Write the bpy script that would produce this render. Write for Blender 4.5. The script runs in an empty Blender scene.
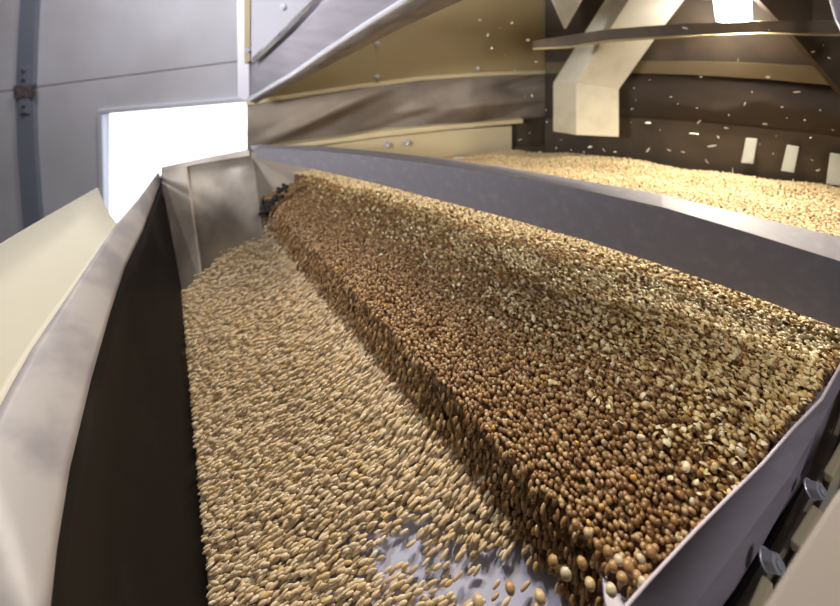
import bpy, bmesh, math, random
import numpy as np
from mathutils import Vector, Matrix
random.seed(7); rng = np.random.default_rng(7)
sc = bpy.context.scene
COL = sc.collection
H = 1.9            # eye height above the shop floor
F, CX, HY = 420.0, 420.0, 40.0    # focal length in px, frame centre, horizon row

# ------------------------------------------------------------------ camera, world, lights, exposure
cd = bpy.data.cameras.new('camera'); cam = bpy.data.objects.new('camera', cd); COL.objects.link(cam)
cam.location = (0, 0, H); cam.rotation_euler = (math.pi/2, 0, 0)
cd.sensor_width = 36; cd.lens = 36*F/840.0; cd.shift_y = -(303-HY)/840.0
cd.clip_start = 0.02
cd.dof.use_dof = True; cd.dof.focus_distance = 0.56; cd.dof.aperture_fstop = 3.6
sc.camera = cam
w = bpy.data.worlds.new('daylight'); sc.world = w; w.use_nodes = True
bg = w.node_tree.nodes['Background']; bg.inputs[0].default_value = (0.86, 0.90, 1.0, 1); bg.inputs[1].default_value = 3.0
vs = sc.view_settings; vs.view_transform = 'Standard'; vs.look = 'None'; vs.exposure = 0.0; vs.gamma = 1; vs.use_curve_mapping = False

def area_light(name, loc, target, size, power, color, spread=math.pi):
    d = bpy.data.lights.new(name, 'AREA'); d.shape = 'DISK'; d.size = size; d.energy = power; d.color = color; d.spread = spread
    o = bpy.data.objects.new(name, d); COL.objects.link(o); o.location = Vector(loc) + Vector((0, 0, H))
    o.rotation_euler = (Vector(target)-Vector(loc)).to_track_quat('-Z', 'Y').to_euler(); return o
OVER = Vector((-0.12, 1.36, 1.55)); OVER_T = Vector((-0.05, 0.75, -0.5))
LAMP = Vector((0.99, 1.32, 0.115))
area_light('work_light', OVER, OVER_T, 0.22, 8, (1.0, 0.90, 0.76), math.radians(75))
OVER2 = Vector((0.25, 0.84, 0.38))
area_light('heap_fill', OVER2, (0.18, .68, -.5), 0.14, 2.6, (1.0, 0.86, 0.64), math.radians(105))  # added light to warm the heap and leave the lip face dark
area_light('rear_fill', (1.1, -1.3, 1.3), (.2, .8, -.3), 0.8, 21, (0.95, 0.93, 1.0))  # added fill from behind the camera for the end board and bar
area_light('hood_fill', (-1.7, -.9, .35), (-.55, 1.6, .20), 0.5, 10, (0.95, 0.95, 1.0), math.radians(62))  # added unseen light to brighten the hood, cone kept off the lip
area_light('bin_light', LAMP + Vector((0, -0.02, -0.035)), Vector((0.66, 1.05, -0.5)), 0.10, 11, (1.0, 0.90, 0.72), math.radians(120))
area_light('stream_fill', (-1.10, 2.05, 1.85), (-.5, .9, -0.6), 0.45, 52, (0.93, 0.94, 1.0))  # added light for the stream, placed so the lip stays dark

area_light('door_fill', (-2.0, 1.7, 2.0), (-1.9, 3.1, .2), 0.8, 21, (0.96, 0.95, 1.0), math.radians(120))  # added out of frame to brighten the door
# ------------------------------------------------------------------ helpers
def V(px, py, Y): return Vector(((px-CX)/F*Y, Y, -(py-HY)/F*Y))            # point seen at px,py at distance Y (relative to the eye)
def VZ(px, py, z): return V(px, py, -z*F/(py-HY))                            # the same on a level plane
def up(p): return Vector((p[0], p[1], p[2]+H))

def tag(o, label=None, cat=None, group=None, kind=None):
    if label: o['label'] = label
    if cat: o['category'] = cat
    if group: o['group'] = group
    if kind: o['kind'] = kind
    return o
def empty(name, rel, label, cat, group=None, kind=None):
    o = bpy.data.objects.new(name, None); COL.objects.link(o); o.location = up(rel); o.empty_display_size = .05
    tag(o, label, cat, group, kind); return o
def link(name, me, m, parent=None, smooth=False):
    if m: me.materials.append(m)
    o = bpy.data.objects.new(name, me); COL.objects.link(o)
    if smooth:
        me.shade_smooth()
    if parent is not None:
        o.parent = parent; o.matrix_parent_inverse = Matrix.Translation(-parent.location)
    return o
def sheet(name, rows, thick, m, parent=None, smooth=False, bevel=0.0, flip=False, eye=Vector((0, 0, H))):
    """skin over rows of points, thickened away from the viewer's side"""
    n = len(rows[0]); vs_ = [tuple(up(p)) for r in rows for p in r]
    fs = [(i*n+j, i*n+j+1, (i+1)*n+j+1, (i+1)*n+j) for i in range(len(rows)-1) for j in range(n-1)]
    me = bpy.data.meshes.new(name); me.from_pydata(vs_, [], fs); me.update()
    p = me.polygons[len(fs)//2]
    away = p.normal.dot(eye - p.center) < 0
    if away != flip: me.flip_normals()
    bm = bmesh.new(); bm.from_mesh(me)
    bm.normal_update()
    front = list(bm.faces)
    ext = bmesh.ops.solidify(bm, geom=front, thickness=thick)
    bmesh.ops.recalc_face_normals(bm, faces=bm.faces)
    bm.to_mesh(me); bm.free()
    o = link(name, me, m, parent, smooth)
    if bevel:
        b = o.modifiers.new('bevel', 'BEVEL'); b.width = bevel; b.segments = 2; b.limit_method = 'ANGLE'; b.angle_limit = math.radians(40)
    return o
def quad(name, pts, thick, m, parent=None, **k):
    a, b, c, d = pts; return sheet(name, [[a, b], [d, c]], thick, m, parent, **k)
def bridge(a, b, n):      # n+1 points from a to b
    return [a.lerp(b, i/n) for i in range(n+1)]
def prism(name, poly, ext, m, parent=None, bevel=0.0):
    """closed solid: polygon (relative points) pushed along ext"""
    bm = bmesh.new(); A = [bm.verts.new(up(p)) for p in poly]; B = [bm.verts.new(up(Vector(p)+Vector(ext))) for p in poly]
    bm.faces.new(A); bm.faces.new(B[::-1]); n = len(A)
    for i in range(n): bm.faces.new((A[i], B[i], B[(i+1) % n], A[(i+1) % n]))
    bmesh.ops.recalc_face_normals(bm, faces=bm.faces)
    me = bpy.data.meshes.new(name); bm.to_mesh(me); bm.free(); o = link(name, me, m, parent)
    if bevel:
        b = o.modifiers.new('bevel', 'BEVEL'); b.width = bevel; b.segments = 2; b.limit_method = 'ANGLE'
    return o
def box(name, c, size, m, parent=None, rot=None, bevel=0.0):
    bm = bmesh.new(); bmesh.ops.create_cube(bm, size=1); M = Matrix.Diagonal((*size, 1))
    if rot is not None: M = rot.to_4x4() @ M
    bmesh.ops.transform(bm, matrix=Matrix.Translation(up(c)) @ M, verts=bm.verts)
    me = bpy.data.meshes.new(name); bm.to_mesh(me); bm.free(); o = link(name, me, m, parent)
    if bevel:
        b = o.modifiers.new('bevel', 'BEVEL'); b.width = bevel; b.segments = 2
    return o
def bolt(name, p, axis, r, m, parent=None, length=None):
    """hex head with washer and stud end, pointing along axis from p"""
    axis = Vector(axis).normalized(); q = axis.to_track_quat('Z', 'Y').to_matrix().to_4x4(); T = Matrix.Translation(up(p)) @ q
    bm = bmesh.new(); L = length or r*1.1
    for rad, seg, z0, z1 in ((r*1.08, 20, 0, r*.22), (r, 6, r*.22, L), (r*.5, 14, L, L+r*.35)):
        bmesh.ops.create_cone(bm, cap_ends=True, segments=seg, radius1=rad, radius2=rad*.94, depth=z1-z0, matrix=T @ Matrix.Translation((0, 0, (z0+z1)/2)))
    me = bpy.data.meshes.new(name); bm.to_mesh(me); bm.free(); o = link(name, me, m, parent)
    b = o.modifiers.new('bevel', 'BEVEL'); b.width = r*.08; b.segments = 1; b.limit_method = 'ANGLE'
    return o

# ------------------------------------------------------------------ materials
def mat(name, color, rough=0.5, metal=0.0, noise=None, bump=None, rand=None, spec=0.5, coat=0.0, coat_rough=0.1, emit=None):
    m = bpy.data.materials.new(name); m.use_nodes = True; nt = m.node_tree; N = nt.nodes; L = nt.links
    b = N['Principled BSDF']; b.inputs['Base Color'].default_value = (*color, 1); b.inputs['Roughness'].default_value = rough
    b.inputs['Metallic'].default_value = metal; b.inputs['Specular IOR Level'].default_value = spec
    b.inputs['Coat Weight'].default_value = coat; b.inputs['Coat Roughness'].default_value = coat_rough
    tc = N.new('ShaderNodeTexCoord')
    if noise:                                    # (scale, second colour, low, high, stretch)
        sca, c2, lo, hi, st = noise
        mp = N.new('ShaderNodeMapping'); mp.inputs['Scale'].default_value = st; L.new(tc.outputs['Object'], mp.inputs[0])
        nz = N.new('ShaderNodeTexNoise'); nz.inputs['Scale'].default_value = sca; nz.inputs['Detail'].default_value = 6; L.new(mp.outputs[0], nz.inputs[0])
        r = N.new('ShaderNodeValToRGB'); r.color_ramp.elements[0].position = lo; r.color_ramp.elements[1].position = hi
        r.color_ramp.elements[0].color = (*color, 1); r.color_ramp.elements[1].color = (*c2, 1)
        L.new(nz.outputs[0], r.inputs[0]); L.new(r.outputs[0], b.inputs['Base Color'])
        rr = N.new('ShaderNodeMapRange'); rr.inputs[3].default_value = max(rough-.08, .03); rr.inputs[4].default_value = rough+.12
        L.new(nz.outputs[0], rr.inputs[0]); L.new(rr.outputs[0], b.inputs['Roughness'])
    if rand:                                     # list of (position, colour) picked per piece
        g = N.new('ShaderNodeNewGeometry'); r = N.new('ShaderNodeValToRGB'); cr = r.color_ramp; cr.interpolation = 'LINEAR'
        while len(cr.elements) < len(rand): cr.elements.new(.5)
        for e, (p_, c_) in zip(cr.elements, rand): e.position = p_; e.color = (*c_, 1)
        L.new(g.outputs['Random Per Island'], r.inputs[0]); L.new(r.outputs[0], b.inputs['Base Color'])
    if bump:
        nz2 = N.new('ShaderNodeTexNoise'); nz2.inputs['Scale'].default_value = bump[0]; nz2.inputs['Detail'].default_value = 5
        L.new(tc.outputs['Object'], nz2.inputs[0]); bp = N.new('ShaderNodeBump'); bp.inputs['Strength'].default_value = bump[1]; bp.inputs['Distance'].default_value = bump[2]
        L.new(nz2.outputs[0], bp.inputs['Height']); L.new(bp.outputs[0], b.inputs['Normal'])
    if emit:
        b.inputs['Emission Color'].default_value = (*emit[0], 1); b.inputs['Emission Strength'].default_value = emit[1]
    return m
M = {}
M['cream'] = mat('cream_paint', (.50, .46, .35), .38, noise=(2.2, (.45, .41, .31), .4, .75, (1, 1, 1)), coat=.25, coat_rough=.15)
M['cream_back'] = mat('yellow_cream_paint', (.40, .31, .15), .5, noise=(3, (.33, .25, .12), .35, .8, (1, 1, 1)))
M['flange'] = mat('worn_painted_flange', (.33, .30, .28), .5, .1, noise=(9, (.22, .20, .20), .45, .62, (1, 1, 1)), bump=(30, .08, .002))
M['steel'] = mat('brushed_steel', (.62, .58, .64), .40, .2, noise=(6, (.50, .47, .52), .35, .7, (1, 1, 6)))
M['bar'] = mat('scuffed_grey_steel', (.29, .275, .30), .52, .1, noise=(55, (.34, .325, .35), .5, .72, (1, 1, 1)), bump=(200, .15, .0006))
M['sheet_wall'] = mat('lilac_grey_sheet', (.55, .49, .56), .42, .1, noise=(5, (.47, .42, .47), .4, .7, (1, 1, 1)))
M['end'] = mat('dusty_tan_steel', (.46, .40, .33), .5, .15, noise=(7, (.25, .21, .17), .42, .66, (1, 1, 1)))
M['side_shade'] = mat('painted_side_shade', (.007, .005, .004), .55, 0, noise=(6, (.016, .011, .009), .55, .75, (1, 1, 1)), spec=.12)  # near-black colour stands in for shade on the hopper's inner wall
M['slide'] = mat('pale_steel_slide', (.60, .60, .72), .36, .3, noise=(12, (.46, .45, .55), .45, .7, (1, 1, 1)))
M['canvas'] = mat('brown_canvas', (.26, .215, .17), .75, noise=(5, (.18, .145, .11), .4, .65, (1, 1, 1)), bump=(60, .3, .004))
M['canvas_dark'] = mat('dark_brown_canvas', (.06, .045, .033), .9, noise=(4, (.05, .037, .027), .4, .65, (1, 1, 1)), bump=(40, .3, .004))
M['board_dark'] = mat('dark_stained_board', (.085, .06, .035), .6, noise=(8, (.055, .038, .024), .4, .7, (1, 1, 1)))
M['ledge'] = mat('cream_ledge_paint', (.66, .56, .34), .4)
M['duct'] = mat('ivory_duct_paint', (.66, .62, .48), .42, noise=(14, (.56, .50, .36), .5, .8, (1, 1, 1)))
M['beam'] = mat('brown_angle_beam', (.11, .08, .05), .5, .1, noise=(10, (.17, .12, .07), .45, .7, (1, 1, 1)))
M['white'] = mat('white_painted_edge', (.60, .59, .64), .4)
M['door'] = mat('pale_grey_door_panel', (.62, .60, .63), .75, noise=(1.6, (.50, .48, .49), .35, .65, (1, 1, 1)), bump=(90, .12, .01))
M['stile'] = mat('blue_grey_stile', (.24, .26, .31), .5, .2)
M['seam'] = mat('rusty_seam', (.16, .11, .09), .8)
M['rust'] = mat('rusty_hinge', (.11, .07, .055), .6, .4, noise=(40, (.25, .22, .22), .4, .6, (1, 1, 1)))
M['zinc'] = mat('zinc_bolt', (.62, .63, .68), .3, .4)
M['wall'] = mat('shop_wall', (.16, .14, .12), .85, noise=(1.2, (.12, .10, .085), .4, .7, (1, 1, 1)))
M['floor'] = mat('concrete_floor', (.22, .21, .2), .8, noise=(3, (.16, .15, .14), .4, .7, (1, 1, 1)))
M['rail'] = mat('tan_rail_paint', (.33, .29, .21), .45, noise=(12, (.24, .2, .15), .45, .7, (1, 1, 1)))
M['band'] = mat('brown_band_paint', (.16, .12, .06), .6)
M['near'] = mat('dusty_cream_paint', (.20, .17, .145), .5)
M['gap'] = mat('gap_foam_black', (.012, .01, .009), .7)  # black of the foam lump, and painted shade in the rail gap
M['lens'] = mat('lamp_lens', (1, 1, 1), .3, emit=((1, .97, .93), 28))
M['housing'] = mat('lamp_housing', (.35, .34, .33), .4, .5)
M['tab'] = mat('pale_grey_tab', (.66, .70, .64), .5)
M['under'] = mat('grain_bed', (.10, .052, .022), .9)  # colour darkened to deepen the shade between beans and at the lip
BR = [(0, (.17, .082, .026)), (.35, (.25, .130, .043)), (.7, (.35, .200, .075)), (.97, (.48, .34, .17)), (.988, (.58, .31, .05)), (1, (.56, .47, .30))]
M['bean'] = mat('brown_bean', (.4, .2, .07), .36, rand=BR, spec=.55)
ST = [(0, (.46, .33, .18)), (.4, (.58, .44, .26)), (.8, (.68, .55, .36)), (1, (.60, .41, .17))]
M['stream'] = mat('tan_bean', (.5, .35, .2), .45, rand=ST)
M['backbean'] = mat('pale_bean', (.5, .35, .2), .5, rand=[(0, (.50, .36, .17)), (.5, (.60, .45, .24)), (1, (.72, .60, .38))])
HK = [(0, (.50, .34, .12)), (.5, (.68, .52, .25)), (1, (.84, .73, .45))]
M['husk'] = mat('pale_husk', (.7, .62, .4), .4, rand=HK)
M['husk'].node_tree.nodes['Principled BSDF'].inputs['Transmission Weight'].default_value = .12
M['spark'] = mat('pale_chaff', (.85, .80, .66), .5)
def one_bean(i, c):
    m = mat('bean_skin', c, .36, spec=.55); return m
BEAN_SKINS = [one_bean(i, c) for i, (p, c) in enumerate(BR)]

# ------------------------------------------------------------------ the setting (the shop)
def struct(o, k='structure'):
    o['kind'] = k; return o
Zf, Zc = -H, 2.3
struct(box('floor', (0, .58, Zf-.05), (8.2, 5.3, .1), M['floor']))
struct(box('ceiling', (0, .58, Zc+.05), (8.2, 5.3, .1), M['wall']))
struct(box('wall_right', (4.05, .58, (Zf+Zc)/2), (.1, 5.3, Zc-Zf), M['wall']))
struct(box('wall_front', (0, -2.05, (Zf+Zc)/2), (8, .1, Zc-Zf), M['wall']))
struct(box('wall_left', (-4.05, .58, (Zf+Zc)/2), (.1, 5.3, Zc-Zf), M['wall']))
# back wall: the overhead door at the left of it, plain wall on the right
DY = 3.1
def D(px, py, dy=0.0): return V(px, py, DY+dy)
def DXZ(x, z, dy=0.0): return Vector((x, DY+dy, z))
wl, wr = D(105, 0).x, D(300, 0).x           # window opening
wt0, wt1 = D(105, 114).z, D(300, 97).z; wb = D(105, 262).z
door = empty('door_1', (-2.4, DY+.03, Zf), None, None, kind='structure')
def doorpanel(pts): return prism('door_panel', pts, (0, .05, 0), M['door'], door, bevel=.004)
sz = lambda x: D(0, 92).z + (x-D(0, 0).x)*(D(235, 62).z-D(0, 92).z)/(D(235, 0).x-D(0, 0).x)
XL, XR = -4.0, 0.4
doorpanel([DXZ(XL, sz(XL)+.004), DXZ(-3.0, sz(-3.0)+.004), DXZ(XR, sz(XR)+.004), DXZ(XR, .95), DXZ(XL, .95)])
doorpanel([DXZ(XL, .96), DXZ(XR, .96), DXZ(XR, Zc-.1), DXZ(XL, Zc-.1)])
doorpanel([DXZ(XL, sz(XL)-.004), DXZ(wl, sz(wl)-.004), DXZ(wl, wt0), DXZ(wl, Zf+.02), DXZ(XL, Zf+.02)])
doorpanel([DXZ(wl, sz(wl)-.004), DXZ(wr, sz(wr)-.004), DXZ(wr, wt1), DXZ(wl, wt0)])
doorpanel([DXZ(wl, wb), DXZ(wr, wb), DXZ(wr, Zf+.02), DXZ(wl, Zf+.02)])
doorpanel([DXZ(wr, sz(wr)-.004), DXZ(XR, sz(XR)-.004), DXZ(XR, Zf+.02), DXZ(wr, Zf+.02)])
prism('door_seam', [DXZ(XL, sz(XL)-.009), DXZ(XR, sz(XR)-.009), DXZ(XR, sz(XR)+.009), DXZ(XL, sz(XL)+.009)], (0, .02, 0), M['seam'], door).location.y += .004
# stile with a slight bow, and its hinge over the seam
cols = []
for py, a, b in ((-70, 24, 42), (-20, 21, 38), (30, 18, 35), (92, 15, 33), (150, 17, 35), (205, 21, 39), (260, 26, 44), (400, 38, 56)):
    cols.append([D(a, py, -.035), D(b, py, -.035)])
st = sheet('door_stile', cols, .03, M['stile'], door, bevel=.003)
hg = prism('hinge', [D(13, 86, -.05), D(35, 84, -.05), D(35, 97, -.05), D(13, 99, -.05)], (0, .015, 0), M['rust'], door, bevel=.003)
prism('hinge_leaf', [D(19, 66, -.045), D(29, 66, -.045), D(29, 114, -.045), D(19, 114, -.045)], (0, .01, 0), M['stile'], door, bevel=.003)
for py in (70, 79, 105, 112): bolt('hinge_bolt', D(24, py, -.045), (0, -1, 0), .012, M['rust'], door)
win = empty('window_1', (wl, DY, wb), None, None, kind='structure')
fw = .035
def fbar(a, b, c, d): prism('window_frame', [a, b, c, d], (0, .045, 0), M['white'], win, bevel=.004)
fbar(DXZ(wl-fw, wt0+fw, -.03), DXZ(wr+fw, wt1+fw, -.03), DXZ(wr+fw, wt1, -.03), DXZ(wl-fw, wt0, -.03))
fbar(DXZ(wl-fw, wt0, -.03), DXZ(wl, wt0, -.03), DXZ(wl+.02, wb, -.03), DXZ(wl-fw+.02, wb, -.03))
fbar(DXZ(wl-fw, wb, -.03), DXZ(wr+fw, wb, -.03), DXZ(wr+fw, wb-fw, -.03), DXZ(wl-fw, wb-fw, -.03))
gl = mat('window_glass', (.95, .98, 1), .02); gb = gl.node_tree.nodes['Principled BSDF']; gb.inputs['Transmission Weight'].default_value = 1; gb.inputs['IOR'].default_value = 1.02
prism('window_pane', [DXZ(wl, wt0, .03), DXZ(wr, wt1, .03), DXZ(wr, wb, .03), DXZ(wl, wb, .03)], (0, .004, 0), gl, win)
struct(box('wall_back', (2.2, DY+.05, (Zf+Zc)/2), (3.6, .1, Zc-Zf), M['wall']))

# ------------------------------------------------------------------ grain surfaces: s = distance out from the lip, u = along it
A0, B0 = Vector((-.46, 1.26)), Vector((.2, .363)); LD = (B0-A0).normalized(); LN = Vector((LD.y, -LD.x))
if LN.dot(Vector((-1, -1))) < 0: LN = -LN
def su(x, y): return (x-A0.x)*LN.x+(y-A0.y)*LN.y, (x-A0.x)*LD.x+(y-A0.y)*LD.y
def xy(s, u): return A0.x+LN.x*s+LD.x*u, A0.y+LN.y*s+LD.y*u
ZH = -.45
def slide_z(s): return -.621-.71*s
def lump(x, y): return .006*np.sin(9*x+3*y)*np.cos(7*y-2*x)+.003*np.sin(23*x-11*y)+.002*np.sin(31*y+17*x)
def heap_z(x, y):
    s, u = su(x, y)
    r = np.clip((s+.29)/.26, 0, 1)
    return ZH + lump(x, y)*np.clip(-s/.1, .2, 1) - .078*r**2.8
def back_z(x, y): return ZH + .004 + lump(x, y) - .05*np.clip((y-1.25)/.5, 0, 1)*np.clip((.7-x)/.6, 0, 1)

def ico(sub):
    bm = bmesh.new(); bmesh.ops.create_icosphere(bm, subdivisions=sub, radius=1)
    v = np.array([q.co[:] for q in bm.verts]); f = np.array([[x.index for x in q.verts] for q in bm.faces]); bm.free(); return v, f
def husk_base():
    g = []; n = 5
    for i in range(n):
        for j in range(n):
            a, b = (i/(n-1)-.5)*2, (j/(n-1)-.5)*2
            r = max(abs(a), abs(b)); l = math.hypot(a, b) or 1
            x, y = a*r/l, b*r/l
            g.append((x, y*.72, .55*(1-x*x)-.25*y*y+.12*math.sin(4*x+3*y)))
    f = [(i*n+j, i*n+j+1, (i+1)*n+j+1, (i+1)*n+j) for i in range(n-1) for j in range(n-1)]
    v = np.array(g); lo = v-np.array([0, 0, .09]); N_ = len(v)
    f2 = [tuple(x+N_ for x in q[::-1]) for q in f]
    ring = [j for j in range(n)]+[i*n+n-1 for i in range(1, n)]+[(n-1)*n+j for j in range(n-2, -1, -1)]+[i*n for i in range(n-2, 0, -1)]
    side = [(ring[k], ring[k]+N_, ring[(k+1) % len(ring)]+N_, ring[(k+1) % len(ring)]) for k in range(len(ring))]
    return np.vstack([v, lo]), np.array(f+f2+side)
ICO1, ICO2, HUSK = ico(1), ico(2), husk_base()   # create_icosphere counts 1 as the bare 20 faces
ICO1 = ico(2); ICO2 = ico(3)
def rots(n, tilt=1.0, yaw=None):
    a = rng.uniform(0, 2*np.pi, n) if yaw is None else yaw; t = rng.normal(0, tilt, n); p = rng.normal(0, tilt, n)
    ca, sa, ct, st_, cp, sp = np.cos(a), np.sin(a), np.cos(t), np.sin(t), np.cos(p), np.sin(p)
    Z = np.zeros((n, 3, 3)); Z[:, 0, 0] = ca; Z[:, 0, 1] = -sa; Z[:, 1, 0] = sa; Z[:, 1, 1] = ca; Z[:, 2, 2] = 1
    X = np.zeros((n, 3, 3)); X[:, 0, 0] = 1; X[:, 1, 1] = ct; X[:, 1, 2] = -st_; X[:, 2, 1] = st_; X[:, 2, 2] = ct
    Y = np.zeros((n, 3, 3)); Y[:, 1, 1] = 1; Y[:, 0, 0] = cp; Y[:, 0, 2] = sp; Y[:, 2, 0] = -sp; Y[:, 2, 2] = cp
    return Z @ X @ Y
def swarm(name, base, C_, R_, S_, extra=None, mats=()):
    """one mesh holding a copy of base at every centre; extra = (verts, faces) of the bed it lies on"""
    v, f = base; n = len(C_); P = np.einsum('nij,nkj->nki', R_, v[None]*S_[:, None, :]) + C_[:, None, :]
    P[:, :, 2] += H; k = len(v); P = P.reshape(-1, 3)
    Fa = (f[None]+np.arange(n)[:, None, None]*k).reshape(-1, f.shape[1]); w_ = f.shape[1]
    loops = Fa.ravel(); tot = np.full(len(Fa), w_)
    mi = np.zeros(len(Fa), int)
    if extra is not None:
        ev, ef = extra; ev = np.array(ev, float); ev[:, 2] += H; ef = np.array(ef)
        loops = np.concatenate([loops, (ef+len(P)).ravel()]); tot = np.concatenate([tot, np.full(len(ef), ef.shape[1])]); mi = np.concatenate([mi, np.ones(len(ef), int)])
        P = np.vstack([P, ev])
    me = bpy.data.meshes.new(name); me.vertices.add(len(P)); me.vertices.foreach_set('co', P.ravel())
    me.loops.add(len(loops)); me.loops.foreach_set('vertex_index', loops.astype(np.int32))
    me.polygons.add(len(tot)); me.polygons.foreach_set('loop_start', np.concatenate([[0], np.cumsum(tot)[:-1]]).astype(np.int32))
    for m in mats: me.materials.append(m)
    me.update(calc_edges=True); me.polygons.foreach_set('material_index', mi.astype(np.int32)); me.shade_smooth(); me.update()
    o = bpy.data.objects.new(name, me); COL.objects.link(o); return o
def hexgrid(x0, x1, y0, y1, d, jit=.25):
    xs = np.arange(x0, x1, d); ys = np.arange(y0, y1, d*.866); X, Y = np.meshgrid(xs, ys); X = X + (np.arange(len(ys)) % 2)[:, None]*d/2
    p = np.stack([X.ravel(), Y.ravel()], 1); return p + rng.normal(0, d*jit, p.shape)
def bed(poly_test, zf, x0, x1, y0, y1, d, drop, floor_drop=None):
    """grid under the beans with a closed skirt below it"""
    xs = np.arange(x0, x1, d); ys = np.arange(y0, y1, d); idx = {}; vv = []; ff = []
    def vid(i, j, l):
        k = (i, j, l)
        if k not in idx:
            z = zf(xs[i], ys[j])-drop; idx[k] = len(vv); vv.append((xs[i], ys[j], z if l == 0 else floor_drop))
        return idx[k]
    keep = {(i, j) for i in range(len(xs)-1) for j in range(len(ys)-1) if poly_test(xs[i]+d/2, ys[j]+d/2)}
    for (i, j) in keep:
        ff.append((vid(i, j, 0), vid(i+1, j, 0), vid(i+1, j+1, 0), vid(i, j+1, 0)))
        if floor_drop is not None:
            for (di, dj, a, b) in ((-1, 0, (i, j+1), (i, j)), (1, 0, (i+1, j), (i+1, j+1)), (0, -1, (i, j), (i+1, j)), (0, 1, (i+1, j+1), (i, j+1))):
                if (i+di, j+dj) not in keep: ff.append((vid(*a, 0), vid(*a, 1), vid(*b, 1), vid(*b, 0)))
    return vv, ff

# plan lines
W0, W1 = Vector((.16, .319)), Vector((.573, .573)); WD = (W1-W0).normalized(); WN = Vector((WD.y, -WD.x))      # end board, WN points to the viewer
def wall_side(x, y): return (x-W0.x)*WN.x+(y-W0.y)*WN.y
K0, K1 = V(255, 0, 1.46), V(840, 0, .60)                                                                   # cross bar in plan
KD = (Vector((K1.x, K1.y))-Vector((K0.x, K0.y))).normalized(); KN = Vector((-KD.y, KD.x))
def bar_side(x, y): return (x-K0.x)*KN.x+(y-K0.y)*KN.y      # >0 behind the bar
def in_heap(x, y):
    s, u = su(x, y); return (s < -.032) & (wall_side(x, y) < -.004) & (bar_side(x, y) < .085) & (y < 1.42) & (x > -.60+0*x) & (y+x*.0 < 1.40)
def Yback(x):                                            # back of the machine in plan
    return np.where(x < .42, 1.80, 1.80-(x-.42)*.62)
def in_back(x, y):
    return (bar_side(x, y) > .092) & (y < Yback(x)-.02) & (x > -.5) & (x < 1.35) & (y > .45)

# ------------------------------------------------------------------ upper tray that carries the heap
tray = empty('sieve_tray', (0.1, .9, -.53), 'grey steel sieve tray heaped with brown beans, with pale lilac end board', 'tray')
corners = [xy(-.012, -.14), xy(-.012, 1.10), (W0.x-.006, W0.y+.02), (W1.x+.25, W1.y+.155), (.95, .62), (-.55, 1.44)]
p1, p2 = xy(-.040, -.12), xy(-.055, 1.03)
prism('tray_deck', [Vector((p1[0], p1[1], -.545)), Vector((p2[0], p2[1], -.545)), Vector((W0.x, W0.y+.012, -.545)), Vector((W1.x+.2, W1.y+.135, -.545)), Vector((.62, .66, -.545)), Vector((-.53, 1.42, -.545))], (0, 0, -.012), M['steel'], tray)
top = [VZ(631-25, 606+28, -.43), VZ(631, 604, -.43), VZ(652, 580, -.43), VZ(696, 532.5, -.43), VZ(730, 498, -.43), VZ(764, 464.6, -.43), VZ(794, 430, -.43), VZ(823, 400, -.43), VZ(842, 366, -.43), VZ(862, 335, -.43)]
bot = [VZ(700, 634, -.540), VZ(723, 606, -.536), VZ(735, 590, -.533), VZ(764, 543, -.530), VZ(781, 512, -.526), VZ(798, 481.5, -.522), VZ(812, 445, -.515), VZ(825, 407, -.505), VZ(846, 372, -.505), VZ(866, 340, -.505)]
mid = [a.lerp(b, .5)+Vector((.004, -.004, 0)) for a, b in zip(top, bot)]
sheet('end_board', [top, mid, bot], .003, M['sheet_wall'], tray, smooth=False, bevel=.0012)

# ------------------------------------------------------------------ brown heap
pts = hexgrid(-.7, .8, .3, 1.5, .0061); pts = pts[in_heap(pts[:, 0], pts[:, 1])]
def on_heap(p, lift=0.0):
    x, y = p[:, 0], p[:, 1]; return np.stack([x, y, heap_z(x, y)+lift], 1)
pts2 = hexgrid(-.7, .8, .3, 1.5, .0070); pts2 = pts2[in_heap(pts2[:, 0], pts2[:, 1])]
C1 = on_heap(pts); C1[:, 2] += rng.normal(0, .0012, len(C1)); C2 = on_heap(pts2, .0026); C2[:, 2] += rng.normal(0, .0016, len(C2))
keep2 = rng.random(len(C2)) < .88; C2 = C2[keep2]
CH = np.vstack([C1, C2]); SH = np.stack([rng.uniform(.0030, .0039, len(CH)), rng.uniform(.0028, .0036, len(CH)), rng.uniform(.0023, .0031, len(CH))], 1)
RH = rots(len(CH), .35)
# the cascade over the lip: beans leaving the edge and dropping to the slide
nf = 5600
u_ = rng.uniform(-.06, 1.10, nf); t_ = rng.random(nf)**.8
s_ = -.034 + .010*t_**2 + rng.normal(0, .004, nf); zt = heap_z(*xy(-.034, u_)); zb = slide_z(-.026)
z_ = zt + (zb-zt)*t_
xf, yf = xy(s_, u_); CF = np.stack([xf, yf, z_], 1); okf = wall_side(xf, yf) < -.006; CF = CF[okf]
flow_yaw = math.atan2(LN.y, LN.x)
def aligned(n, slope, jit, along=None):
    """long axis runs down the slope, away from the lip"""
    d = np.array([LN.x*math.cos(slope), LN.y*math.cos(slope), -math.sin(slope)]); out = np.zeros((n, 3, 3))
    dd = (d[None] if along is None else along)+rng.normal(0, jit, (n, 3)); dd /= np.linalg.norm(dd, axis=1)[:, None]
    r = rng.normal(0, 1, (n, 3)); b = np.cross(dd, r); b /= np.linalg.norm(b, axis=1)[:, None]; c = np.cross(dd, b)
    out[:, :, 0] = dd; out[:, :, 1] = b; out[:, :, 2] = c; return out
SF = np.stack([rng.uniform(.0044, .0062, len(CF)), rng.uniform(.0024, .0032, len(CF)), rng.uniform(.0022, .003, len(CF))], 1)
RF = aligned(len(CF), 1.15, .18)
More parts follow.
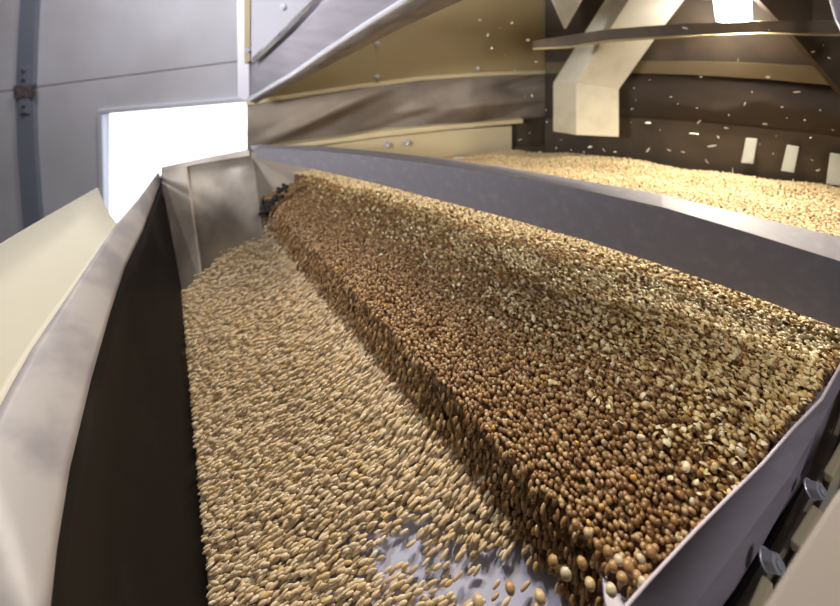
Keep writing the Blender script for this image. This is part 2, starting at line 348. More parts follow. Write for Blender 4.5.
# the beans nearest to the eye become things of their own
top_layer = np.arange(len(C1), len(CH)); proj = np.stack([CX+F*CH[:, 0]/CH[:, 1], HY-F*CH[:, 2]/CH[:, 1]], 1)
vis = (proj[:, 0] > 330) & (proj[:, 0] < 835) & (proj[:, 1] < 600)
sh, uh = su(CH[:, 0], CH[:, 1]); ws = wall_side(CH[:, 0], CH[:, 1])
cand = [i for i in top_layer if vis[i] and sh[i] < -.06 and ws[i] < -.012]
cand.sort(key=lambda i: CH[i, 1]); single = set(cand[:300])
restm = np.array([i not in single for i in range(len(CH))])
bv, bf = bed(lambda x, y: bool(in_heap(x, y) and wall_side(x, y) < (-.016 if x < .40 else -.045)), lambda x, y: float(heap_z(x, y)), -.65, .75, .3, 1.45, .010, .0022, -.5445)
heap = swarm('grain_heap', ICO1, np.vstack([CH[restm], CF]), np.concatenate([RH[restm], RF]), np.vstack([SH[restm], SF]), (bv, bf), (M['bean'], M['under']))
tag(heap, 'sloping heap of shiny brown beans spilling over the lip of the steel tray', 'grain', kind='stuff')
def unit_mesh(name, base, m):
    v, f = base; me = bpy.data.meshes.new(name); me.from_pydata(v.tolist(), [], f.tolist()); me.materials.append(m); me.shade_smooth(); return me
bean_meshes = [unit_mesh('bean', ICO2, m) for m in BEAN_SKINS]
wts = np.array([.22, .32, .31, .12, .012, .018])
def bean(c, R, s, k, label, group, name='bean'):
    o = bpy.data.objects.new(name, bean_meshes[k]); COL.objects.link(o)
    o.matrix_world = Matrix.Translation(up(c)) @ Matrix(R.tolist()).to_4x4() @ Matrix.Diagonal((*[float(q) for q in s], 1))
    o['label'] = label; o['category'] = 'bean'; o['group'] = group; return o
for i in sorted(single):
    k = int(rng.choice(6, p=wts))
    bean(CH[i], RH[i], SH[i]*1.04, k, 'single bean on the near face of the brown heap, above the lip', 'beans on the near face of the brown heap')

# ------------------------------------------------------------------ pale husks lying on the heap, thickest along the end board
ph = rng.uniform((-.5, .33), (.7, 1.4), (60000, 2)); ph = ph[in_heap(ph[:, 0], ph[:, 1])]
s_, u_ = su(ph[:, 0], ph[:, 1]); wsd = -wall_side(ph[:, 0], ph[:, 1])
dens = np.clip((-s_-.09)/.20, 0, 1)*(.16 + 1.0*np.exp(-wsd/.16) + .22*np.exp(-np.abs(bar_side(ph[:, 0], ph[:, 1]))/.2)) + .38*np.clip((-s_-.1)/.15, 0, 1)*(np.sin(31*ph[:, 0]+9*ph[:, 1])*np.sin(27*ph[:, 1]-13*ph[:, 0]) > .35)
ph = ph[rng.random(len(ph)) < dens*.62]
CK = on_heap(ph, .0058); CK[:, 2] += rng.uniform(-.001, .003, len(CK))
SK = np.stack([rng.uniform(.0030, .0056, len(CK)), rng.uniform(.0032, .0052, len(CK)), rng.uniform(.003, .005, len(CK))], 1); RK = rots(len(CK), .65)
order = np.argsort(CK[:, 1]); near, far = order[:300], order[300:]
husks = swarm('husk_flakes', HUSK, CK[far], RK[far], SK[far], None, (M['husk'],))
tag(husks, 'pale husk flakes scattered over the far part of the brown heap', 'husks', kind='stuff')
husk_meshes = [unit_mesh('husk', HUSK, mat('husk_skin', c, .4)) for p, c in HK]
for i in near:
    o = bpy.data.objects.new('husk', husk_meshes[int(rng.integers(3))]); COL.objects.link(o)
    o.matrix_world = Matrix.Translation(up(CK[i])) @ Matrix(RK[i].tolist()).to_4x4() @ Matrix.Diagonal((*[float(q) for q in SK[i]], 1))
    tag(o, 'pale dry husk flake on the brown heap by the lilac end board', 'husk', 'husks on the heap by the end board')

# ------------------------------------------------------------------ slide and the stream of tan beans on it
prism('steel_slide', [Vector((*xy(-.06, -.10), slide_z(-.06)-.008)), Vector((*xy(-.06, 1.12), slide_z(-.06)-.008)), Vector((*xy(.48, 1.12), slide_z(.48)-.008)), Vector((*xy(.48, -.10), slide_z(.48)-.008))], (LN.x*-.004, LN.y*-.004, -.004), M['slide'])
tag(bpy.data.objects['steel_slide'], 'pale lilac steel slide under the stream of tan beans', 'slide')
# left boundary of the stream in plan: the foot of the shade-coloured inner wall
LB0, LB1 = Vector((-.722, 1.28)), Vector((-.291, .596)); LBD = (LB1-LB0).normalized(); LBN = Vector((LBD.y, -LBD.x))
if LBN.dot(Vector((1, 0))) > 0: LBN = -LBN
def left_of(x, y): return (x-LB0.x)*LBN.x+(y-LB0.y)*LBN.y
def stream_layer(d, lift, prob_fn, jit=.3):
    p = hexgrid(-.07, .50, -.15, 1.2, d, jit); s, u = p[:, 0], p[:, 1]; x, y = xy(s, u)
    k = (s > -.045) & (left_of(x, y) < .006) & (wall_side(x, y) < .02) & (rng.random(len(p)) < prob_fn(x, y, s, u))
    x, y, s = x[k], y[k], s[k]; return np.stack([x, y, slide_z(s)+lift+rng.normal(0, .002, len(x))], 1)
def cover(x, y, s, u):
    px, py = CX+F*x/y, HY-F*slide_z(s)/y
    bare = np.exp(-(((px-520)/120)**2+((py-590)/42)**2)) + .75*np.exp(-(((px-400)/42)**2+((py-545)/30)**2)) + .35*np.exp(-(((px-215)/45)**2+((py-282)/22)**2))
    return np.clip(1-1.15*bare, .06, 1)
CS = np.vstack([stream_layer(.0062, .003, cover), stream_layer(.0072, .009, lambda *a: cover(*a)**1.5*.85), stream_layer(.014, .016, lambda *a: cover(*a)**2*.55)])
SS = np.stack([rng.uniform(.0058, .0084, len(CS)), rng.uniform(.0022, .0029, len(CS)), rng.uniform(.0020, .0027, len(CS))], 1)
ss_, _ = su(CS[:, 0], CS[:, 1]); mx = np.clip(1-(ss_+.03)/.10, 0, 1)[:, None]      # beans turn along the slide as they leave the lip
fd = np.array([[-.85, -.45]])*mx + np.array([[-1.0, -.06]])*(1-mx); fs = fd[:, 0]*LN.x+fd[:, 1]*LN.y
flow = np.concatenate([fd, (-.71*fs)[:, None]], 1); flow /= np.linalg.norm(flow, axis=1)[:, None]
stream = swarm('grain_stream', ICO1, CS, aligned(len(CS), 0, .13, flow), SS, None, (M['stream'],))
tag(stream, 'stream of tan beans running down the pale steel slide', 'grain', kind='stuff')
# loose beans bouncing by the lower end of the lip
loose = [(608, 552, .0052), (619, 560, .0045), (651, 551, .0050), (641, 559, .004), (629, 567, .0055), (638, 577, .0048), (643, 584, .005), (613, 566, .0045), (622, 578, .005), (598, 545, .0045),
         (588, 533, .0045), (576, 524, .0045), (611, 590, .005), (590, 584, .005), (540, 597, .0055), (510, 588, .005), (478, 602, .0055), (566, 574, .005), (582, 563, .0048), (553, 561, .005)]
for (px, py, r) in loose:
    p = VZ(px, py, -.50)
    bean(p, rots(1, .5)[0], (r*1.0, r*.92, r*.8), int(rng.choice([2, 3, 5])), 'loose bean bouncing off the pale slide below the lip', 'loose beans below the lip')

# ------------------------------------------------------------------ dark inner wall, end plate, machine cover on the left
edge_px = [(161.5, 180), (143, 230), (125, 267), (110, 313), (91, 380), (70, 468), (57, 548), (50, 612), (43, 690)]
ridge_px = [(158, 172), (138, 199), (117, 223), (90, 263), (63, 303), (33, 347), (13, 382), (-14, 432), (-60, 520)]
edge = [VZ(x, y, -.48) for x, y in edge_px]
EY = [p.y for p in edge]
ridge = []
for (x, y), e in zip(ridge_px, edge): ridge.append(VZ(x, y, -.475+.045*min(1, (1.47-e.y)/.4)))
cover_o = empty('machine_cover', (-.9, .9, -.5), 'glossy cream machine cover with curved metal flange beside the dark hopper side', 'machine cover')
outer_px = [(100, 187), (0, 245), (-90, 300), (-200, 372)]
ct = [[ridge[2], ridge[3], ridge[4], ridge[5], ridge[6], ridge[7], ridge[8]]]
o_ = [VZ(x, y, -.43) for x, y in ((98, 188), (70, 204), (35, 224), (0, 245), (-60, 281), (-150, 337), (-260, 400))]
rows = [[r.lerp(o, t)+Vector((0, 0, -.012*math.sin(math.pi*t))) for r, o in zip(ct[0], o_)] for t in (0, .06, .3, .6, 1)]
sheet('cover_top', rows, .004, M['cream'], cover_o, smooth=True)
fl = []
for t in (0, .12, .5, .88, 1):
    fl.append([r.lerp(e, t)+Vector((0, 0, .006*math.sin(math.pi*t))) for r, e in zip(ridge, edge)])
sheet('cover_flange', fl, .0025, M['flange'], cover_o, smooth=True)
skirt = [[o, o+Vector((-.005, 0, -.5))] for o in o_]
sheet('cover_side', [[a for a, b in skirt], [b for a, b in skirt]], .004, M['cream'], cover_o)
# inner wall with shade in its near-black colour, from under the flange edge down to the slide
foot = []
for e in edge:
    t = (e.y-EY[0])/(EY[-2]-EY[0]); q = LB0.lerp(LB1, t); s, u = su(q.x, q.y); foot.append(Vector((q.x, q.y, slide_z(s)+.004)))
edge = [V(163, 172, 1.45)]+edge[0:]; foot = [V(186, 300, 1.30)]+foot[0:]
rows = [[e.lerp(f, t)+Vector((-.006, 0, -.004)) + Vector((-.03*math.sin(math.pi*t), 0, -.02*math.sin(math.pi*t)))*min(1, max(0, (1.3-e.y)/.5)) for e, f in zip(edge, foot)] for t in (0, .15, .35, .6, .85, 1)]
tag(sheet('hopper_side_shade', rows, .004, M['side_shade'], None, smooth=True), 'inner wall coloured dark in place of shade between the cream cover flange and the tan bean stream', 'side_shade')
# end plate of the hopper
ep = empty('hopper_end_plate', V(205, 220, 1.36), 'dusty tan steel end plate under the bright window at the far end of the hopper', 'hopper plate')
A_, B_, C_, D_ = V(161, 168, 1.46), V(252, 150, 1.47), V(263, 236, 1.30), V(200, 300, 1.30)
rows = [[A_, A_.lerp(B_, .28), A_.lerp(B_, .6), B_], [A_.lerp(D_, .5), A_.lerp(D_, .5).lerp(B_.lerp(C_, .5), .28), A_.lerp(D_, .5).lerp(B_.lerp(C_, .5), .6), B_.lerp(C_, .5)], [D_, D_.lerp(C_, .28), D_.lerp(C_, .6), C_]]
sheet('end_panel', rows, .004, M['end'], ep, smooth=True)
quad('end_flange', [V(160.5, 169.5, 1.45), V(186, 166, 1.445), V(202, 286, 1.29), V(170, 306, 1.30)], .012, M['end'], ep, bevel=.003)
sheet('end_rim', [[V(161, 167, 1.45), V(200, 158.5, 1.45), V(249, 149, 1.45)], [V(162, 172, 1.445), V(200, 164, 1.445), V(250, 156, 1.445)]], .02, M['end'], ep, bevel=.002)
quad('end_return', [V(251, 152, 1.455), V(310, 160, 1.50), V(310, 196, 1.50), V(258, 222, 1.40)], .004, M['end'], ep)
bm = bmesh.new()
for k in range(26):
    bmesh.ops.create_icosphere(bm, subdivisions=1, radius=random.uniform(.005, .013), matrix=Matrix.Translation(up(V(262+.92*k+random.uniform(-3, 3), 213-1.05*k+random.uniform(-4, 4), 1.27))) @ Matrix.Diagonal((1, .7, random.uniform(.6, 1.1), 1)))
me = bpy.data.meshes.new('sealing_foam'); bm.to_mesh(me); bm.free(); o = link('sealing_foam', me, M['gap'], None, True); tag(o, 'small ragged dark foam lump where the heap meets the tan end plate', 'foam')

# ------------------------------------------------------------------ cross bar
back_e = [(250, 146), (262, 144.5), (320, 146), (380, 151.5), (440, 158), (500, 166), (581, 180), (662, 194), (743, 213.5), (824, 233), (905, 253)]
front_t = [(252, 150), (262, 148.5), (320, 151), (380, 157.5), (440, 165.5), (500, 175), (581, 189.5), (662, 207), (743, 231), (824, 256), (905, 281)]
front_b = [(254, 156), (262, 159), (320, 170.5), (380, 184.5), (440, 200.5), (500, 216), (581, 239), (662, 265), (743, 293), (824, 323), (905, 354)]
def kY(px): a, b = 1/1.46, 1/.60; return 1/(a+(b-a)*(px-255)/(840-255))
cb = empty('cross_bar', V(540, 200, kY(540)), 'scuffed grey steel bar crossing above the brown heap', 'steel bar')
fr = [[V(x, y, kY(x)) for x, y in front_t], [V(x, y, kY(x)) for x, y in front_b]]
sheet('bar_web', fr, .004, M['bar'], cb, bevel=.001)
bk = []
for (x, y), (x2, y2) in zip(back_e, front_t):
    zt_ = V(x2, y2, kY(x2)).z; Yb = -(zt_-.0005)*F/(y-HY); bk.append(V(x, y, min(Yb, kY(x2)+.05)))
sheet('bar_top_flange', [bk, fr[0]], .003, M['bar'], cb, bevel=.001)

# ------------------------------------------------------------------ pale heap behind the bar
pb = hexgrid(-.5, 1.35, .45, 1.8, .0078); pb = pb[in_back(pb[:, 0], pb[:, 1])]
pv = V(0, 0, 1)
CB = np.stack([pb[:, 0], pb[:, 1], back_z(pb[:, 0], pb[:, 1])+rng.normal(0, .0010, len(pb))], 1)
SB = np.stack([rng.uniform(.0034, .0046, len(CB)), rng.uniform(.0032, .004, len(CB)), rng.uniform(.0026, .0036, len(CB))], 1)
bv, bf = bed(lambda x, y: bool(in_back(x, y)), lambda x, y: float(back_z(x, y)), -.5, 1.4, .45, 1.8, .02, .004, -.56)
bh = swarm('far_grain_heap', ico(1), CB, rots(len(CB), .4), SB, (bv, bf), (M['backbean'], M['under']))
tag(bh, 'lamplit pale heap of beans beyond the grey cross bar', 'grain', kind='stuff')
prism('bin_floor', [Vector((-.66, 1.5, -.562)), Vector((.62, .56, -.562)), Vector((1.5, .9, -.562)), Vector((1.5, 1.35, -.562)), Vector((.45, 1.98, -.562)), Vector((-.8, 1.98, -.562))], (0, 0, -.02), M['board_dark'])
tag(bpy.data.objects['bin_floor'], 'dark bin floor under the lamplit pale heap', 'bin floor')

# ------------------------------------------------------------------ back of the machine, left side
def LY(px): return 1/((1/1.62)+((1/1.92)-(1/1.62))*(px-250)/(550-250))
def LP(px, py, d=0.0): return V(px, py, LY(px)+d)
up_ = empty('upper_panel', LP(400, 90), 'large cream panel above the crumpled canvas, behind the steel hood', 'machine panel')
xs = [246, 300, 360, 420, 480, 560]
sheet('panel_face', [[LP(x, -70-20*i) for i, x in enumerate(xs)], [LP(x, y) for x, y in zip(xs, (103, 95, 86, 78.5, 74, 71.5))]], .01, M['cream_back'], up_, bevel=.002)
sheet('panel_lip', [[LP(x, y-1.5, -.012) for x, y in zip(xs, (103, 95, 86, 78.5, 74, 71.5))], [LP(x, y+2.2, -.012) for x, y in zip(xs, (103, 95, 86, 78.5, 74, 71.5))]], .014, M['ledge'], up_, bevel=.002)
for (x, y) in ((377, 43), (377, 77), (478, 69)): bolt('panel_bolt', LP(x, y, -.004), (.15, -1, 0), .010, M['zinc'], up_)
# crumpled canvas
def canvas(name, fn, top_, bot_, nx, ny, m, lab, seed):
    rows = []
    for j in range(ny+1):
        r = []
        for i in range(nx+1):
            a, b = i/nx, j/ny
            x = top_[0][0]+(top_[-1][0]-top_[0][0])*a
            yt = np.interp(x, [q[0] for q in top_], [q[1] for q in top_]); yb = np.interp(x, [q[0] for q in bot_], [q[1] for q in bot_])
            y = yt+(yb-yt)*b
            d = -.035*math.sin(math.pi*b)*(.6+.4*math.sin(seed+4*a+1.5*b)) + .005*math.sin(13*a-7*b+seed)*math.sin(math.pi*b)+.002*math.sin(38*a+15*b+seed)*math.sin(math.pi*b)
            if seed == 1:
                f1 = (b-(1.0-a*2.1)); d -= .07*math.exp(-(f1/.16)**2)*math.sin(math.pi*min(1, max(0, b)))
                f2 = abs(a-.72)+.5*abs(b-.62); d -= .13*max(0, 1-f2/.26)
                f3 = (b-(1.55-a*1.5)); d += .03*math.exp(-(f3/.10)**2)
            r.append(fn(x, y, d))
        rows.append(r)
    o = sheet(name, rows, .004, m, None, smooth=True); tag(o, lab, 'canvas'); return o
canvas('canvas_skirt', LP, [(247, 103), (300, 95), (360, 86), (420, 78.5), (480, 74), (556, 71.5)], [(247, 152), (380, 134), (520, 119), (556, 116)], 90, 22, M['canvas'], 'crumpled grey brown canvas between the cream panel and the cream ledge', 1)
lg = empty('cream_ledge', LP(400, 130), 'cream ledge with bolted board below the crumpled canvas', 'ledge')
def ledge_pts(dy, x1=523): return [LP(250, 150+dy, -.06), LP(380, 132.5+dy, -.06), LP(450, 125+dy, -.06), LP(x1, 119+dy, -.06)]
lt = ledge_pts(0); lb = [p+Vector((0, .09, .0)) for p in lt]
sheet('ledge_top', [lb, lt, [p+Vector((0, 0, -.018)) for p in lt]], .006, M['ledge'], lg, bevel=.002)
bd = [LP(262, 152, -.035), LP(380, 136, -.035), LP(450, 130, -.035), LP(512, 126, -.035)]
sheet('bolted_board', [bd, [LP(262, 190, -.035), LP(380, 176, -.035), LP(450, 163, -.035), LP(512, 157, -.035)]], .012, M['ledge'], lg, bevel=.002)
for (x, y) in ((386, 144), (406, 142)): bolt('board_bolt', LP(x, y, -.036), (.5, -1, -.1), .0125, M['zinc'], lg, length=.02)
quad('foot_strip', [LP(455, 158, -.09), LP(523, 154, -.09), LP(523, 161, -.09), LP(455, 166, -.09)], .015, M['white'], lg)
bb = empty('recess_board', LP(535, 140), 'dark brown board in the recess between the bolted board and the ivory duct', 'board')
quad('board_face', [LP(505, 120, .0), LP(565, 116, .0), LP(565, 170, .0), LP(505, 172, .0)], .012, M['board_dark'], bb)
quad('board_batten', [LP(515, 147, -.02), LP(563, 145, -.02), LP(563, 152, -.02), LP(515, 154, -.02)], .012, M['beam'], bb)

# ------------------------------------------------------------------ back of the machine, right side
def RY(px): return 1/((1/1.88)+((1/1.26)-(1/1.88))*(px-550)/(840-550))
def RP(px, py, d=0.0): return V(px, py, RY(px)+d)
rx = [545, 620, 690, 760, 870]
rp = empty('bin_back_panel', RP(700, 40), 'brown back panel with pale lower band behind the lamp and the steel beam', 'machine panel')
sheet('panel_face', [[RP(x, -90) for x in rx], [RP(x, y) for x, y in zip(rx, (64, 62, 62, 64, 70))]], .01, M['board_dark'], rp)
sheet('panel_band', [[RP(x, y, -.02) for x, y in zip(rx, (62, 61, 61, 63, 69))], [RP(x, y, -.02) for x, y in zip(rx, (74, 73, 75, 79, 89))]], .012, M['band'], rp, bevel=.003)
canvas('rubber_skirt', RP, [(545, 73), (620, 73), (690, 75), (760, 79), (860, 88)], [(545, 118), (640, 118), (735, 125), (840, 137), (860, 141)], 50, 14, M['canvas_dark'], 'dark brown rubber skirt sagging above the three pale grey tabs', 4)
quad_ = sheet('skirt_sill_board', [[RP(x, y) for x, y in zip(rx, (117, 117, 121, 128, 140))], [RP(x, y) for x, y in zip(rx, (176, 178, 190, 205, 235))]], .012, M['board_dark'], None)
tag(quad_, 'dark sill board at the back edge of the pale heap, carrying the pale tabs', 'board')
for name_, pts_, lab in (('tab', [(746, 138), (757.5, 139), (753, 164), (741, 163)], 'pale grey tab on the dark sill board, first from the ivory duct'),
                 ('tab', [(787, 145), (799, 147), (794, 173), (781, 171)], 'pale grey tab on the dark sill board, middle of the three'),
                 ('tab', [(830, 153), (845, 155), (841, 186), (826, 184)], 'pale grey tab on the dark sill board, at the frame edge')):
    o = quad(name_, [RP(x, y, -.02) for x, y in pts_], .008, M['tab'], None, bevel=.002); tag(o, lab, 'tab', 'pale tabs along the sill board')
    # a short bracket behind holds the tab to the board
    c = RP(sum(p[0] for p in pts_)/4, sum(p[1] for p in pts_)/4, -.008); box('tab_bracket', c, (.014, .022, .02), M['tab'], o)
    o.children[0].matrix_parent_inverse = Matrix.Identity(4)

# ivory duct with a bend
du = empty('square_duct', V(597, 110, 1.56), 'ivory square duct bending down to the pale heap', 'duct')
Yd = 1.56
f0 = [V(576, 83, Yd), V(619, 89, Yd), V(619, 137, Yd), V(576, 135, Yd)]
prism('duct_outlet', f0, (V(553, 83, Yd+.12)-V(576, 83, Yd)), M['duct'], du, bevel=.002)
f1 = [V(576, 83, Yd), V(619, 89.5, Yd), V(657, 36, Yd-.03), V(684.5, 0, Yd-.05), V(730, -62, Yd-.08), V(672, -62, Yd-.08), V(628.6, 0, Yd-.05), V(603.6, 39, Yd-.03)]
prism('duct_riser', f1, (V(553, 83, Yd+.12)-V(576, 83, Yd)), M['duct'], du, bevel=.002)
br = prism('support_bracket', [V(554, 0, 1.72), V(582, 0, 1.72), V(566, 29, 1.72)][:2]+[V(566, 29, 1.72)] if False else [V(528, -55, 1.56), V(606, -42, 1.56), V(566, 29, 1.56)], (0, .02, 0), M['duct'], None, bevel=.002)
tag(br, 'small pale triangular bracket beside the top of the ivory duct', 'bracket')
# beam in front of the duct
bmr = empty('steel_beam', V(690, 35, 1.28), 'brown angle beam running across the ivory duct below the lamp', 'beam')
bt = [(533, 41), (570, 35), (609, 29), (682, 23.5), (760, 21), (870, 20)]; bb_ = [(533, 48), (570, 46), (609, 40), (682, 35), (760, 32), (870, 34)]
def BYf(px): return 1.50-(px-533)/337*.40
sheet('beam_web', [[V(x, y, BYf(x)) for x, y in bt], [V(x, y, BYf(x)) for x, y in bb_]], .006, M['beam'], bmr, bevel=.001)
sheet('beam_foot', [[V(x, y, BYf(x)-.002) for x, y in bb_], [V(x, y+1.2, BYf(x)-.03) for x, y in bb_]], .004, M['cream_back'], bmr, bevel=.001)
# struts on the right
s1 = prism('diagonal_strut', [V(792, 34, 1.22), V(845, 96, 1.22), V(900, 96, 1.22), V(900, 34, 1.22)], (0, .02, 0), M['board_dark']); tag(s1, 'dark diagonal gusset plate below the beam by the frame edge', 'gusset')
s2 = prism('ceiling_gusset', [V(760, -40, 1.30), V(740, -20, 1.30), V(779, 21, 1.30), V(880, 24, 1.30), V(880, -40, 1.30)], (0, .02, 0), M['board_dark']); tag(s2, 'dark gusset plate above the beam beside the glowing lamp', 'gusset')
s3 = sheet('steel_conduit', [[V(827, -30, 1.1), V(832, 0, 1.08), V(837, 18, 1.06), V(848, 42, 1.0)], [V(838, -30, 1.1), V(843, 0, 1.08), V(849, 18, 1.06), V(862, 42, 1.0)]], .008, M['steel'], None, bevel=.002); tag(s3, 'grey steel strap at the upper frame edge above the beam', 'strap')

rf = prism('light_baffle', [Vector((.30, 1.10, .42)), Vector((.85, .62, .42)), Vector((1.5, .62, .42)), Vector((1.5, 1.3, .42)), Vector((.5, 2.0, .42)), Vector((.36, 2.0, .42))], (0, 0, .02), M['board_dark'])  # added panel out of view, keeps overhead light off the bin's back
tag(rf, 'added unseen panel keeping overhead light off the back of the grain bin', 'machine panel')
# lamp
lp = empty('bulkhead_lamp', LAMP, 'glowing square work lamp above the pale heap', 'lamp')
def lens(pts, Y, name, m, d, bev): return prism(name, [V(x, y, Y) for x, y in pts], (0, d, 0), m, lp, bevel=bev)
lens([(716, -8), (752, -8), (753, 20), (736, 24), (720, 21)], LAMP.y, 'lamp_lens', M['lens'], .02, .006)
lens([(712, -14), (756, -14), (754, -2), (714, -2)], LAMP.y-.006, 'lamp_housing', M['housing'], .06, .004)
prism('lamp_stem', [V(728, -60, LAMP.y+.02), V(740, -60, LAMP.y+.02), V(740, -12, LAMP.y+.02), V(728, -12, LAMP.y+.02)], (0, .02, 0), M['housing'], lp)

# ------------------------------------------------------------------ steel hood, upper left
hd = empty('steel_hood', V(300, 60, 1.25), 'sloping shiny steel hood with bolted access plate above the crumpled canvas', 'hood')
EP = [(248, 101, 1.50), (291, 76.5, 1.33), (331, 49, 1.18), (372, 22.5, 1.05), (420, -7, .92), (480, -45, .80), (540, -85, .70)]
E = [V(*p) for p in EP]
UT = [Vector((p.x, p.y+.0, max(.17, p.z+.10))) for p in E]
sheet('hood_face', [UT, [u.lerp(e, .5) + Vector((.006, .006, 0)) for u, e in zip(UT, E)], [u.lerp(e, .96) for u, e in zip(UT, E)]], .004, M['steel'], hd, smooth=True)
glint_m = mat('white_fold_glint', (.9, .9, .95), .3, .0)  # light reflected along the fold is put into a white colour
sheet('hood_edge', [[p+Vector((-.004, -.006, .010)) for p in E], [p+Vector((0, -.012, .002)) for p in E], [p+Vector((.004, .0, -.005)) for p in E]], .005, glint_m, hd, smooth=True)
U2 = [V(256, 103.5, 1.55), V(305, 78, 1.42), V(351, 54, 1.30), V(400, 29, 1.18), V(467, -2, 1.05), V(530, -36, .95), V(590, -70, .85)]
sheet('hood_underside', [[p for p in E], U2], .003, M['flange'], hd, smooth=True)
quad('hood_corner', [V(236, -12, 1.49), V(249, -12, 1.49), V(249.5, 102, 1.49), V(237.5, 98, 1.49)], .03, M['white'], hd, bevel=.003)
quad('hood_seal', [V(244, -12, 1.475), V(250, -12, 1.475), V(250, 61, 1.475), V(244.5, 64, 1.475)], .01, M['cream_back'], hd)
# access plate lies in front of the hood face
pl = [V(251, -10, 1.45), V(251, 62, 1.45), V(281, 33, 1.33), V(312, 0, 1.21), V(321, -10, 1.18)]
prism('access_plate', pl, (.006, .012, 0), M['white'], hd, bevel=.002)
sheet('plate_border', [[V(252, 58, 1.44), V(283, 27, 1.32), V(314, -6, 1.20), V(320, -13, 1.18)], [V(252, 65, 1.44), V(285, 34, 1.32), V(319, -1, 1.20), V(329, -10, 1.18)]], .006, M['flange'], hd, bevel=.001)
for (x, y, Y) in ((284, 7, 1.30), (249.5, 50, 1.46)): bolt('plate_bolt', V(x, y, Y), (-.3, -1, 0), .010, M['zinc'], hd)

# ------------------------------------------------------------------ right foreground: rail with bolts and near cover
gs = [VZ(x, y, -.56) for x, y in ((690, 650), (728, 606), (767, 545), (800, 485), (829, 405), (850, 350))]
gd = [VZ(x, y, -.60) for x, y in ((705, 660), (745, 606), (782, 547), (813, 487), (842, 405), (868, 350))]
tag(sheet('gap_shade_strip', [[p+Vector((0, 0, -.0)) for p in gs], gd], .006, M['gap'], None), 'narrow black strip in place of the shaded gap between the lilac end board and the tan rail', 'gap_shade')  # black strip stands in for the dark of the open gap
rl = empty('frame_rail', VZ(790, 540, -.55), 'tan painted frame rail with ridges and hex bolts beside the lilac end board', 'rail')
def rr(off, z): return [VZ(x+off*f, y+off*.25, z) for (x, y, f) in ((700, 650, 1.1), (739, 600, 1), (771, 547, 1), (803, 487, .95), (833, 405, .85), (852, 350, .8))]
sheet('rail_body', [rr(0, -.545), rr(9, -.54), rr(11, -.532), rr(17, -.532), rr(19, -.54), rr(30, -.54)], .006, M['rail'], rl, bevel=.0008)
sheet('rail_ridge', [rr(23, -.535), rr(25, -.524), rr(33, -.524), rr(35, -.535)], .004, M['cream'], rl, bevel=.0008)
sheet('rail_flange', [rr(38, -.54), rr(60, -.53)], .006, M['rail'], rl)
for (a, b) in (((745, 612), (762, 573)), ((790, 538), (812, 503)), ((823, 470), (846, 430))):
    p, q = VZ(*a, -.515), VZ(*b, -.515); d = (q-p).normalized(); n_ = Vector((d.y, -d.x, 0))
    prism('rail_slot', [p, q, q+n_*.009, p+n_*.009], (0, 0, -.012), M['ledge'], rl, bevel=.002)
for (x, y) in ((818, 490), (774, 561)):
    p = VZ(x-8, y-1, -.505); bolt('rail_bolt', p, (.40, -.72, .55), .0088, M['zinc'], rl, length=.0125)
nc = prism('near_cover', [VZ(718, 650, -.30), VZ(762, 600, -.30), VZ(790, 556, -.30), VZ(832, 492, -.30), VZ(930, 370, -.30), VZ(1000, 700, -.30)], (.004, -.002, -.02), M['near'], None, bevel=.004)
tag(nc, 'blurred cream cover plate nearest to the lens, over the bolted rail', 'machine cover')

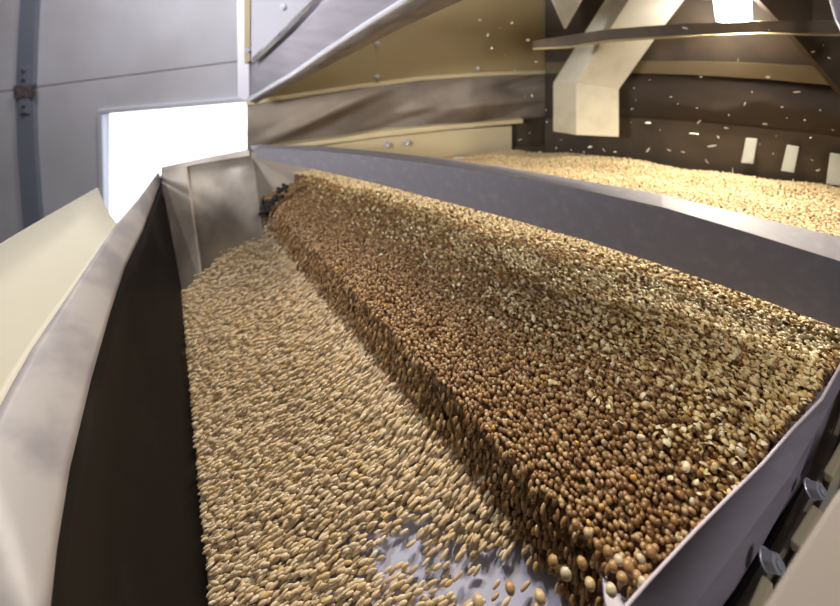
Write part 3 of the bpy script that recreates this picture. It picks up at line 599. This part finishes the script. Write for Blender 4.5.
# ------------------------------------------------------------------ chaff in the air over the far heap
flecks = [(745,104,3),(678,104,3),(697,108,2),(726,128,3),(718,137,3),(694,134,4),(669,150,2),(712,146,4),(707,161,4),(765,124,3),(797,92,3),(768,77,4),(701,77,3),(811,138,3),(818,170,4),(793,180,2),(804,183,3),(648,123,4),(560,120,2),(546,110,2),(525,96,2),(532,96,2),(547,122,2),(540,152,2),(556,148,2),(571,150,2),(590,147,2),(604,150,2),(640,58,2),(685,28,3),(738,60,2),(769,30,2),(813,52,3),(823,45,3),(829,58,2),(776,136,2),(760,144,2),(733,171,3),(660,130,2),(631,122,2),(634,88,2),(636,100,2),(632,109,2),(512,23,3),(528,40,3),(505,55,2),(515,70,2),(492,48,2),(480,20,3),(787,118,2),(752,92,2),(729,115,3),(699,122,3),(671,97,2),(650,80,2),(782,107,2),(805,120,2),(820,110,3),(833,130,2),(773,154,2),(812,160,2),(520,140,2),(530,133,2),(561,140,2),(584,152,2),(597,158,2),(615,152,2),(630,158,2),(648,150,3),(683,152,2),(500,28,2),(536,62,2),(488,35,2)]
fm = unit_mesh('chaff_fleck', HUSK, M['spark'])
for (x, y, sz_) in flecks:
    Y = random.uniform(.95, 1.2) if x > 620 else random.uniform(1.2, 1.45)
    o = bpy.data.objects.new('chaff_fleck', fm); COL.objects.link(o); r = sz_*.48*Y/F
    R = rots(1, 1.2)[0]; o.matrix_world = Matrix.Translation(up(V(x, y, Y))) @ Matrix(R.tolist()).to_4x4() @ Matrix.Diagonal((r*random.choice([1, 1.4, 2.2]), r*.8, r*.7, 1))
    tag(o, 'pale chaff fleck drifting in the air over the far heap', 'chaff fleck', 'chaff in the air over the far heap')

# overhead work light fitting (above the frame), where the light comes from
dirv = (OVER_T-OVER).normalized(); q = dirv.to_track_quat('Z', 'Y').to_matrix()
def fitting(name, c, rad, q, lab):
    bm = bmesh.new(); T = Matrix.Translation(up(c)) @ q.to_4x4()
    bmesh.ops.create_cone(bm, cap_ends=True, segments=32, radius1=rad*.5, radius2=rad*1.15, depth=.10, matrix=T @ Matrix.Translation((0, 0, -.065)))
    bmesh.ops.create_cone(bm, cap_ends=True, segments=12, radius1=.015, radius2=.015, depth=.2, matrix=T @ Matrix.Translation((0, 0, -.2)))
    me = bpy.data.meshes.new(name); bm.to_mesh(me); bm.free(); o = link(name, me, M['housing']); tag(o, lab, 'lamp')
fitting('work_lamp', OVER, .11, q, 'round work lamp high above the hopper')
